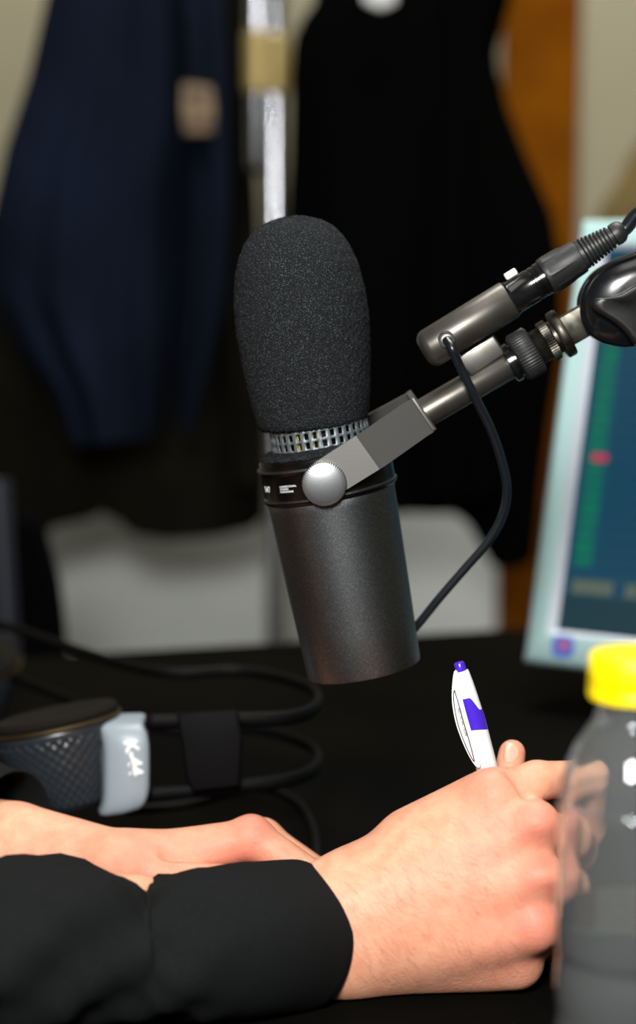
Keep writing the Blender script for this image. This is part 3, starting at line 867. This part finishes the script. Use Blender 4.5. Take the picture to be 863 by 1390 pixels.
# slider bridging the two bows
sl = H(288, 1020, 1.076)
bm = bmesh.new()
sk = [(240, 968), (322, 964), (330, 1000), (326, 1068), (262, 1076), (252, 1056), (246, 1010)]
prism(bm, [H(x, y, 1.064) for x, y in sk], [H(x, y, 1.088) for x, y in sk], bevel=.002)
link('slider', bm, M['hp_black'], hp)
# lead of the headphones
lp = [T(170, 1105), T(260, 1096), T(340, 1072), T(400, 1092), T(425, 1130), T(430, 1180)]
bm = bmesh.new(); tube(bm, [p + Vector((0, 0, .0026)) for p in lp], .0024, 10); link('lead', bm, M['hp_band'], hp, angle=180)
adopt(hp)

# ================================================================== MONITOR
psi, tau = math.radians(30), math.radians(16.6)
mr = Vector((math.cos(psi), -math.sin(psi), 0)); n0m = Vector((-math.sin(psi), -math.cos(psi), 0))
mu = Vector((0, 0, 1)) * math.cos(tau) - n0m * math.sin(tau); mn = mr.cross(mu)
if mn.dot(n0m) < 0: mn = -mn
BL = P(708, 897, 1.40)
lo, hi = .1, .6
for _ in range(40):
    mid = (lo + hi) / 2
    if proj(BL + mu * mid)[1] > 297: lo = mid
    else: hi = mid
HM = lo; WM = HM * 1.2
MM = Matrix.Identity(4)
for i, a in enumerate((mr, mu, mn)): MM[0][i], MM[1][i], MM[2][i] = a
MM.translation = BL
mon = thing('monitor', 'white framed computer monitor with a dark teal list on screen, at the right edge', 'monitor', (BL + mr * WM / 2 - mn * .05).to_2d().to_3d() + Vector((0, 0, TABLE)))
bz, bb, bt = .0165, .021, .018
o4 = [(0, 0), (WM, 0), (WM, HM), (0, HM)]; i4 = [(bz, bb), (WM - bz, bb), (WM - bz, HM - bt), (bz, HM - bt)]
i5 = [(bz + .0055, bb + .003), (WM - bz - .0055, bb + .003), (WM - bz - .0055, HM - bt - .003), (bz + .0055, HM - bt - .003)]
bm = bmesh.new()
def rq(pts, z): return [bm.verts.new(MM @ Vector((x, y, z))) for x, y in pts]
sh = lambda k: [(min(max(x, k), WM - k), min(max(y, k), HM - k)) for x, y in o4]
grid_faces(bm, [rq(sh(.006), -.05), rq(o4, -.036), rq(o4, -.004), rq(sh(.004), 0), rq(i4, .001)])
link('bezel', bm, M['monitor'], mon, angle=60, smooth=True)
bm = bmesh.new(); grid_faces(bm, [rq(i4, .001), rq(i5, -.003)]); link('inner_rim', bm, M['monitor_rim'], mon, smooth=False)
bm = bmesh.new()
k1 = [(WM * .18, HM * .15), (WM * .82, HM * .15), (WM * .82, HM * .85), (WM * .18, HM * .85)]
rr_ = [rq(sh(.006), -.05), rq(k1, -.085)]; grid_faces(bm, rr_); bm.faces.new(rr_[1]); bmesh.ops.recalc_face_normals(bm, faces=list(bm.faces)); link('back_shell', bm, M['monitor'], mon)
bm = bmesh.new(); f = bm.faces.new(rq(i5, -.0029)); uv = bm.loops.layers.uv.new('screen')
for lp_, c in zip(f.loops, ((0, 0), (1, 0), (1, 1), (0, 1))): lp_[uv].uv = c
def screen_mat():
    m = bpy.data.materials.new('screen'); m.use_nodes = True; nt = m.node_tree; L = nt.links.new
    b = nt.nodes['Principled BSDF']
    uvn = nt.nodes.new('ShaderNodeUVMap'); uvn.uv_map = 'screen'
    sx = nt.nodes.new('ShaderNodeSeparateXYZ'); L(uvn.outputs[0], sx.inputs[0]); U, Vv = sx.outputs[0], sx.outputs[1]
    def mt(op, a, b_=0.0, c=None):
        n = nt.nodes.new('ShaderNodeMath'); n.operation = op
        for i, x in enumerate((a, b_, c)):
            if x is None: continue
            if isinstance(x, (int, float)): n.inputs[i].default_value = x
            else: L(x, n.inputs[i])
        return n.outputs[0]
    def band(x, lo_, hi_): return mt('MULTIPLY', mt('GREATER_THAN', x, lo_), mt('LESS_THAN', x, hi_))
    rowf = mt('FRACT', mt('MULTIPLY', Vv, 30)); rowi = mt('FLOOR', mt('MULTIPLY', Vv, 30))
    ink = band(rowf, .18, .82)
    wn = nt.nodes.new('ShaderNodeTexWhiteNoise'); wn.noise_dimensions = '2D'
    cv = nt.nodes.new('ShaderNodeCombineXYZ'); L(mt('FLOOR', mt('MULTIPLY', U, 110)), cv.inputs[0]); L(rowi, cv.inputs[1]); L(cv.outputs[0], wn.inputs['Vector'])
    glyph = mt('MULTIPLY_ADD', wn.outputs['Value'], .35, .6)
    green = mt('MULTIPLY', mt('MULTIPLY', band(U, .018, .056), band(Vv, .168, .93)), mt('MULTIPLY', mt('MULTIPLY_ADD', ink, .5, .5), glyph))
    red = mt('MULTIPLY', band(U, .026, .062), mt('MULTIPLY', mt('COMPARE', rowi, 13, .1), ink))
    grey = mt('MULTIPLY', band(Vv, .098, .135), mt('MULTIPLY', band(U, .02, .96), mt('GREATER_THAN', wn.outputs['Value'], .25)))
    line = mt('MULTIPLY', mt('LESS_THAN', rowf, .12), mt('MULTIPLY', band(U, .07, .97), band(Vv, .168, .97)))
    low = mt('LESS_THAN', Vv, .095)
    cur = None
    def mixc(prev, colr, fac):
        n = nt.nodes.new('ShaderNodeMix'); n.data_type = 'RGBA'; L(fac, n.inputs[0]) if not isinstance(fac, (int, float)) else None
        if isinstance(prev, tuple): n.inputs[6].default_value = prev
        else: L(prev, n.inputs[6])
        n.inputs[7].default_value = colr; return n.outputs[2]
    cur = mixc(lin((20, 74, 98)), lin((28, 62, 72)), low)
    cur = mixc(cur, lin((14, 56, 76)), line)
    cur = mixc(cur, lin((0, 128, 92)), green)
    cur = mixc(cur, lin((196, 60, 92)), red)
    cur = mixc(cur, lin((96, 110, 96)), grey)
    b.inputs['Base Color'].default_value = (.004, .004, .005, 1); b.inputs['Roughness'].default_value = .5; b.inputs['Specular IOR Level'].default_value = .12
    L(cur, b.inputs['Emission Color']); b.inputs['Emission Strength'].default_value = .8
    return m
link('screen', bm, screen_mat(), mon, smooth=False)
def on_bezel(pts, z): return [MM @ Vector((x, y, z)) for x, y in pts]
bm = bmesh.new(); sx0, sy0, sw, sh_ = .0215, .0055, .016, .015
ellp = [(sx0 + sw / 2 + sw / 2 * math.copysign(abs(math.cos(a)) ** .6, math.cos(a)), sy0 + sh_ / 2 + sh_ / 2 * math.copysign(abs(math.sin(a)) ** .6, math.sin(a))) for a in [2 * PI * k / 24 for k in range(24)]]
prism(bm, on_bezel(ellp, .0016), on_bezel(ellp, .0006)); stk = link('round_sticker', bm, M['sticker'], mon)
bm = bmesh.new(); e2 = [(sx0 + sw * .55 + .0036 * math.cos(a), sy0 + sh_ * .55 + .003 * math.sin(a)) for a in [2 * PI * k / 16 for k in range(16)]]
prism(bm, on_bezel(e2, .0020), on_bezel(e2, .0014)); link('sticker_mark', bm, M['sticker_red'], stk)
# stand
sc_ = mon.location + Vector((0, 0, 0)) - Vector((mn.x, mn.y, 0)) * .05; sc_.z = TABLE
bm = bmesh.new(); lathe(bm, [(.0005, .09), (.006, .094), (.012, .088), (.018, .05), (.02, .03)], Matrix.Translation(sc_), 48); link('stand_foot', bm, M['monitor'], mon)
bm = bmesh.new(); tube(bm, [sc_ + Vector((0, 0, .015)), sc_ + Vector((0, 0, .08)), MM @ Vector((WM / 2, HM * .4, -.075))], .022, 24); link('stand_neck', bm, M['monitor'], mon)
adopt(mon)

# ================================================================== BOTTLE
DB = .68; bc = P(863, 1000, DB)
BX, BY = bc.x, bc.y; bs = DB / F
def zpx(py, front=0): return PY(863, py, BY - front).z
bot = thing('water_bottle', 'small clear plastic water bottle with yellow cap at the right edge', 'bottle', (BX, BY, TABLE))
BT = Matrix.Translation((BX, BY, 0))
R1 = 104 * bs
capt, capb = zpx(885), zpx(945)
bm = bmesh.new()
rc = 66 * bs
lathe(bm, [(capb, rc * .86), (capb, rc * .99), (capb + .0010, rc), (capb + .0028, rc), (capb + .0031, rc * .985), (capb + .0036, rc * .985), (capb + .004, rc), (capt - .0016, rc * .985), (capt - .0005, rc * .95), (capt, rc * .88), (capt, rc * .5)], BT, 240,
      rfun=lambda a, t: 1 + (.006 * math.sin(a * 60) if capb + .0045 < t < capt - .001 else 0))
link('bottle_cap', bm, M['cap'], bot, angle=50)
zs = [(TABLE + .0004, .55), (TABLE + .0004, .80), (TABLE + .004, .95), (TABLE + .010, 1.0)]
outer_p = [(z, k * R1) for z, k in zs]
zz = TABLE + .016
top_cyl = zpx(1105)
ribs = 0
while zz < zpx(1290):
    outer_p += [(zz, R1), (zz + .006, R1 * .975), (zz + .009, R1 * .975), (zz + .015, R1)]; zz += .021
outer_p += [(top_cyl, R1 * .99), (zpx(1082), R1 * .975), (zpx(1045), 95 * bs), (zpx(1012), 80.5 * bs), (zpx(990), 66 * bs), (zpx(976), 57 * bs), (zpx(966), 54.5 * bs), (zpx(950), 53 * bs), (capb + .0005, 53 * bs), (capb + .006, 50 * bs)]
outer_p = [(z, r) for z, r in outer_p]
# smooth the shoulder
def resample(pr):
    out_ = []
    P2 = [Vector((z, r, 0)) for z, r in pr]
    for v in spline(P2, 4): out_.append((v.x, v.y))
    return out_
op = resample(outer_p)
wt = .0011
bm = bmesh.new()
ro = lathe(bm, op, BT, 96, cap0=True, cap1=False)
ri = lathe(bm, [(z + (wt if i == 0 else 0), max(r - wt, .002)) for i, (z, r) in enumerate([(max(z, TABLE + .0012), r) for z, r in op])][2:], BT, 96, cap0=True, cap1=False)
grid_faces(bm, [ro[-1], ri[-1]]); bmesh.ops.recalc_face_normals(bm, faces=list(bm.faces))
link('bottle_body', bm, M['pet'], bot, angle=180)
bm = bmesh.new()
lvl = zpx(1235)
wp = [(max(z, TABLE + .0016), r - wt * .6) for z, r in op if z < lvl]
wp = wp[2:] + [(lvl, wp[-1][1] - .0006), (lvl, .001)]
lathe(bm, wp, BT, 96); link('water', bm, M['water'], bot, angle=60)
adopt(bot)

# ================================================================== COATS ON THE RACK
def coat_px(rows, y, thick, hem, m, name, parent, seed, back=0.0):
    """rows: (py, left px, right px); a hanging garment of oval section with folds. hem(px)-> py of the lower edge"""
    bm = bmesh.new(); N = 120; K = 46
    rnd = random.Random(seed); ph = [rnd.uniform(0, 6.28) for _ in range(6)]
    pys = [r[0] for r in rows]; xl = [r[1] for r in rows]; xr_ = [r[2] for r in rows]
    grid = []
    for k in range(K + 1):
        row = []
        for j in range(N):
            a = 2 * PI * j / N; c = math.cos(a)
            tt = k / K
            # x fraction guides which hem this column follows
            pmid = pys[0] + (pys[-1] - pys[0]) * tt
            L0 = float(np.interp(pmid, pys, xl)); R0 = float(np.interp(pmid, pys, xr_))
            px0 = (L0 + R0) / 2 + (R0 - L0) / 2 * c
            py = pys[0] + (hem(px0) - pys[0]) * tt
            L1 = float(np.interp(py, pys, xl)); R1_ = float(np.interp(py, pys, xr_))
            px = (L1 + R1_) / 2 + (R1_ - L1) / 2 * c
            fold = .008 * math.sin(7 * a + ph[0] + 1.5 * tt) + .004 * math.sin(13 * a + ph[1] - 2 * tt) + .008 * math.sin(4 * a + ph[2])
            dy = -math.sin(a) * (thick * (.55 + .45 * tt) + fold * (.3 + .7 * tt))
            q = PY(px, py, y); q.y = y + dy
            row.append(bm.verts.new(q))
        grid.append(row)
    grid_faces(bm, grid); bm.faces.new(grid[0])
    o = link(name, bm, m, parent, angle=180); return o
Y1, Y2, Y3 = 2.28, 2.52, 2.36
def lerp_hem(pts): xs = [p[0] for p in pts]; ys = [p[1] for p in pts]; return lambda px: float(np.interp(px, xs, ys))
navy = thing('jacket', 'navy blue jacket hanging on the coat stand left of the pole', 'jacket', PY(150, 590, Y1))
coat_px([(-330, 150, 215), (-230, 110, 240), (-100, 90, 250), (0, 62, 262), (100, 40, 262), (200, 8, 258), (300, -14, 250), (400, -18, 242), (470, 20, 236), (530, 66, 228), (610, 96, 220)], Y1, .06,
        lerp_hem([(60, 575), (120, 598), (190, 590), (260, 575)]), M['navy'], 'jacket_body', navy, 1)
coat_px([(-330, 195, 240), (-200, 225, 290), (0, 236, 305), (120, 244, 312), (300, 246, 312), (420, 240, 306), (500, 234, 288), (600, 238, 262)], Y1 - .03, .045,
        lerp_hem([(230, 588), (270, 575)]), M['navy'], 'sleeve', navy, 2)
bm = bmesh.new()
sq = [(247, 112), (288, 118), (292, 150), (290, 182), (250, 184), (245, 150)]
prism(bm, [PY(x, y, Y1 - .098) for x, y in sq], [PY(x, y, Y1 - .070) for x, y in sq], bevel=.004); link('sleeve_patch', bm, M['tan'], navy)
adopt(navy)
olive = thing('jacket', 'dark olive jacket hanging on the coat stand behind the navy one', 'jacket', PY(200, 700, Y2))
coat_px([(-300, 180, 260), (-200, 140, 330), (0, 150, 338), (200, 60, 345), (330, -30, 352), (450, -60, 362), (600, -60, 372), (800, -50, 372)], Y2, .07,
        lerp_hem([(-60, 760), (0, 755), (60, 730), (84, 706), (130, 695), (150, 684), (172, 694), (190, 712), (232, 724), (300, 720), (345, 712), (372, 690)]), M['olive'], 'jacket_body', olive, 3)
coat_px([(-250, 255, 300), (-100, 290, 332), (0, 300, 338), (200, 310, 345), (480, 312, 360), (690, 318, 366)], Y2 - .09, .03,
        lerp_hem([(300, 660), (380, 655)]), M['olive'], 'sleeve', olive, 4)
adopt(olive)
black = thing('coat', 'long black coat hanging on the coat stand right of the pole', 'coat', PY(560, 720, Y3))
coat_px([(-330, 500, 560), (-230, 470, 640), (-100, 440, 700), (0, 428, 694), (40, 400, 682), (80, 394, 672), (150, 394, 690), (220, 392, 718), (290, 388, 750), (360, 386, 762), (450, 384, 764), (560, 384, 748), (640, 384, 736), (770, 384, 724)], Y3, .08,
        lerp_hem([(380, 700), (400, 696), (530, 688), (605, 684), (625, 700), (642, 728), (660, 756), (690, 765), (715, 756), (750, 730)]), M['black_cloth'], 'coat_body', black, 5)
coat_px([(-250, 600, 660), (-100, 620, 700), (60, 600, 664), (300, 570, 680), (520, 560, 690), (700, 570, 680)], Y3 - .07, .04,
        lerp_hem([(560, 676), (620, 670), (700, 660)]), M['black_cloth'], 'sleeve', black, 6)
bm = bmesh.new()
tg = [(490, -12), (540, -14), (536, 6), (516, 14), (494, 4)]
prism(bm, [PY(x, y, Y3 - .115) for x, y in tg], [PY(x, y, Y3 - .10) for x, y in tg], bevel=.003); link('collar_label', bm, mat('label_white', (190, 192, 190), .7), black)
adopt(black)

# coat stand
YR = 2.40
rack = thing('coat_stand', 'shiny chrome coat stand between the dark jackets', 'coat stand', (PY(373, 300, YR).x, YR, 0))
xc = rack.location.x; rp = 16.5 * YR / F
bm = bmesh.new(); lathe(bm, [(.02, rp), (1.78, rp), (1.80, rp * .8), (1.82, rp * .3)], Matrix.Translation((xc, YR, 0)), 40); link('pole', bm, M['chrome'], rack)
xl2 = PY(350, 200, YR - .03).x
zb = PY(350, 238, YR - .03).z
bm = bmesh.new(); lathe(bm, [(zb, rp * .3), (zb + .006, rp * .8), (zb + .014, rp * .95), (1.76, rp * .95), (1.78, rp * .5)], Matrix.Translation((xl2, YR - .03, 0)), 40); link('side_tube', bm, M['chrome'], rack)
za, zb2 = PY(370, 128, YR).z, PY(370, 46, YR).z
bm = bmesh.new(); lathe(bm, [(za, rp), (za + .003, rp * 1.25), (zb2 - .003, rp * 1.25), (zb2, rp)], Matrix.Translation((xc, YR, 0)), 40); link('collar', bm, M['reflected_tan'], rack)
bm = bmesh.new(); lathe(bm, [(za, rp), (za + .003, rp * 1.2), (zb2 - .003, rp * 1.2), (zb2, rp)], Matrix.Translation((xl2, YR - .03, 0)), 40); link('collar', bm, M['reflected_tan'], rack)
bm = bmesh.new(); lathe(bm, [(.001, .18), (.008, .185), (.02, .17), (.03, .06), (.05, .03)], Matrix.Translation((xc, YR, 0)), 48); link('base', bm, M['black_metal'], rack)
for tx, ty, tz in ((navy.location.x, Y1, PY(150, -330, Y1).z), (PY(220, -300, Y2).x, Y2, PY(220, -300, Y2).z), (PY(530, -330, Y3).x, Y3, PY(530, -330, Y3).z)):
    bm = bmesh.new(); tp = Vector((tx, ty, tz)); ph_ = Vector((xc, YR, 1.62))
    tube(bm, [ph_, ph_ * .5 + tp * .5 + Vector((0, 0, -.03)), tp + Vector((0, 0, -.01)), tp + (tp - ph_).normalized() * .03 + Vector((0, 0, .04))], .007, 14); link('hook', bm, M['chrome'], rack)
adopt(rack)

# ================================================================== CHAIRS, BAG
def chair(loc, rz, label):
    r = bpy.data.objects.new('office_chair', None); COL.objects.link(r); r.location = loc; r.rotation_euler = (0, 0, rz)
    tag(r, label, 'chair', 'black chairs behind the desk'); V = Vector
    bm = bmesh.new()
    pts = [(-.225, .50), (.225, .50), (.215, .66), (.20, .79), (.15, .832), (-.15, .832), (-.20, .79), (-.215, .66)]
    rr = ring2d(pts, 4)
    prism(bm, [V((x, .20 + .03 * math.cos(x * 7), z)) for x, z in rr], [V((x, .25 + .03 * math.cos(x * 7), z)) for x, z in rr], bevel=.012); link('backrest', bm, M['chair_cloth'], r)
    bm = bmesh.new(); box(bm, (0, -.02, .46), (.44, .44, .07), bevel=.025, segs=4); link('seat', bm, M['chair_cloth'], r)
    for sx_ in (-1, 1):
        bm = bmesh.new(); tube(bm, [V((sx_ * .16, .1, .42)), V((sx_ * .17, .27, .46)), V((sx_ * .17, .285, .62)), V((sx_ * .16, .27, .862))], .012, 14); link('back_support', bm, M['chair_frame'], r)
    bm = bmesh.new(); lathe(bm, [(.07, .028), (.25, .028), (.25, .018), (.43, .018)], Matrix.Identity(4), 24); link('gas_column', bm, M['chair_frame'], r)
    for k in range(5):
        a = 2 * PI * k / 5 + .3; d = V((math.cos(a), math.sin(a), 0))
        bm = bmesh.new(); tube(bm, [V((0, 0, .10)), d * .15 + V((0, 0, .09)), d * .27 + V((0, 0, .065))], .016, 12); lg = link('leg', bm, M['chair_frame'], r)
        bm = bmesh.new(); lathe(bm, [(-.012, .022), (-.01, .0265), (.01, .0265), (.012, .022)], frame(d * .27 + V((0, 0, .027)), V((-d.y, d.x, 0))), 24); link('caster', bm, M['chair_frame'], lg)
    return r
c1 = PY(-8, 700, 2.02)
chair((-.445, 2.05, 0), PI, 'black office chair behind the desk, its back showing below the olive jacket')
bagp = PY(905, 300, 2.6)
bag = thing('shoulder_bag', 'olive brown cloth bag hanging on the wall above the monitor', 'bag', bagp)
coat_px([(150, 895, 935), (190, 872, 980), (215, 852, 1010), (240, 842, 1020), (262, 830, 1025), (285, 812, 1030), (330, 806, 1035), (420, 812, 1030)], 2.85, .05, lerp_hem([(800, 420), (1040, 420)]), M['bag'], 'bag_body', bag, 9)
bm = bmesh.new(); tube(bm, [PY(890, 160, 2.85), PY(900, 60, 2.9), PY(915, -10, 2.93), PY(930, 60, 2.9), PY(940, 160, 2.85)], .008, 10); link('strap', bm, M['bag'], bag)
adopt(bag)

# ================================================================== LIGHT
def area(name, loc, target, size, power, col=(1, 1, 1), size_y=None):
    d = bpy.data.lights.new(name, 'AREA'); d.energy = power; d.size = size; d.color = col
    if size_y: d.shape = 'RECTANGLE'; d.size_y = size_y
    o = bpy.data.objects.new(name, d); COL.objects.link(o); o.location = loc
    o.rotation_euler = (Vector(target) - Vector(loc)).to_track_quat('-Z', 'Y').to_euler()
    return o
area('flash_softbox', (-.10, -.12, 1.42), (.02, 1.0, .92), .24, 22, (1, .985, .96))
area('ceiling_bounce', (.1, .5, 2.6), (.1, 1.0, .8), 1.0, 8, (1, .98, .94))
area('wall_fill', (.2, 1.65, 2.62), (.1, 2.95, .6), .9, 56, (1, .98, .94))  # unseen fill light, added to brighten the back wall
w = bpy.data.worlds.new('room_ambient'); scene.world = w; w.use_nodes = True
w.node_tree.nodes['Background'].inputs[0].default_value = (.85, .92, 1, 1); w.node_tree.nodes['Background'].inputs[1].default_value = .10
scene.view_settings.view_transform = 'Standard'; scene.view_settings.look = 'None'
scene.view_settings.exposure = 0; scene.view_settings.gamma = 1
scene.cycles.caustics_refractive = False; scene.cycles.caustics_reflective = False
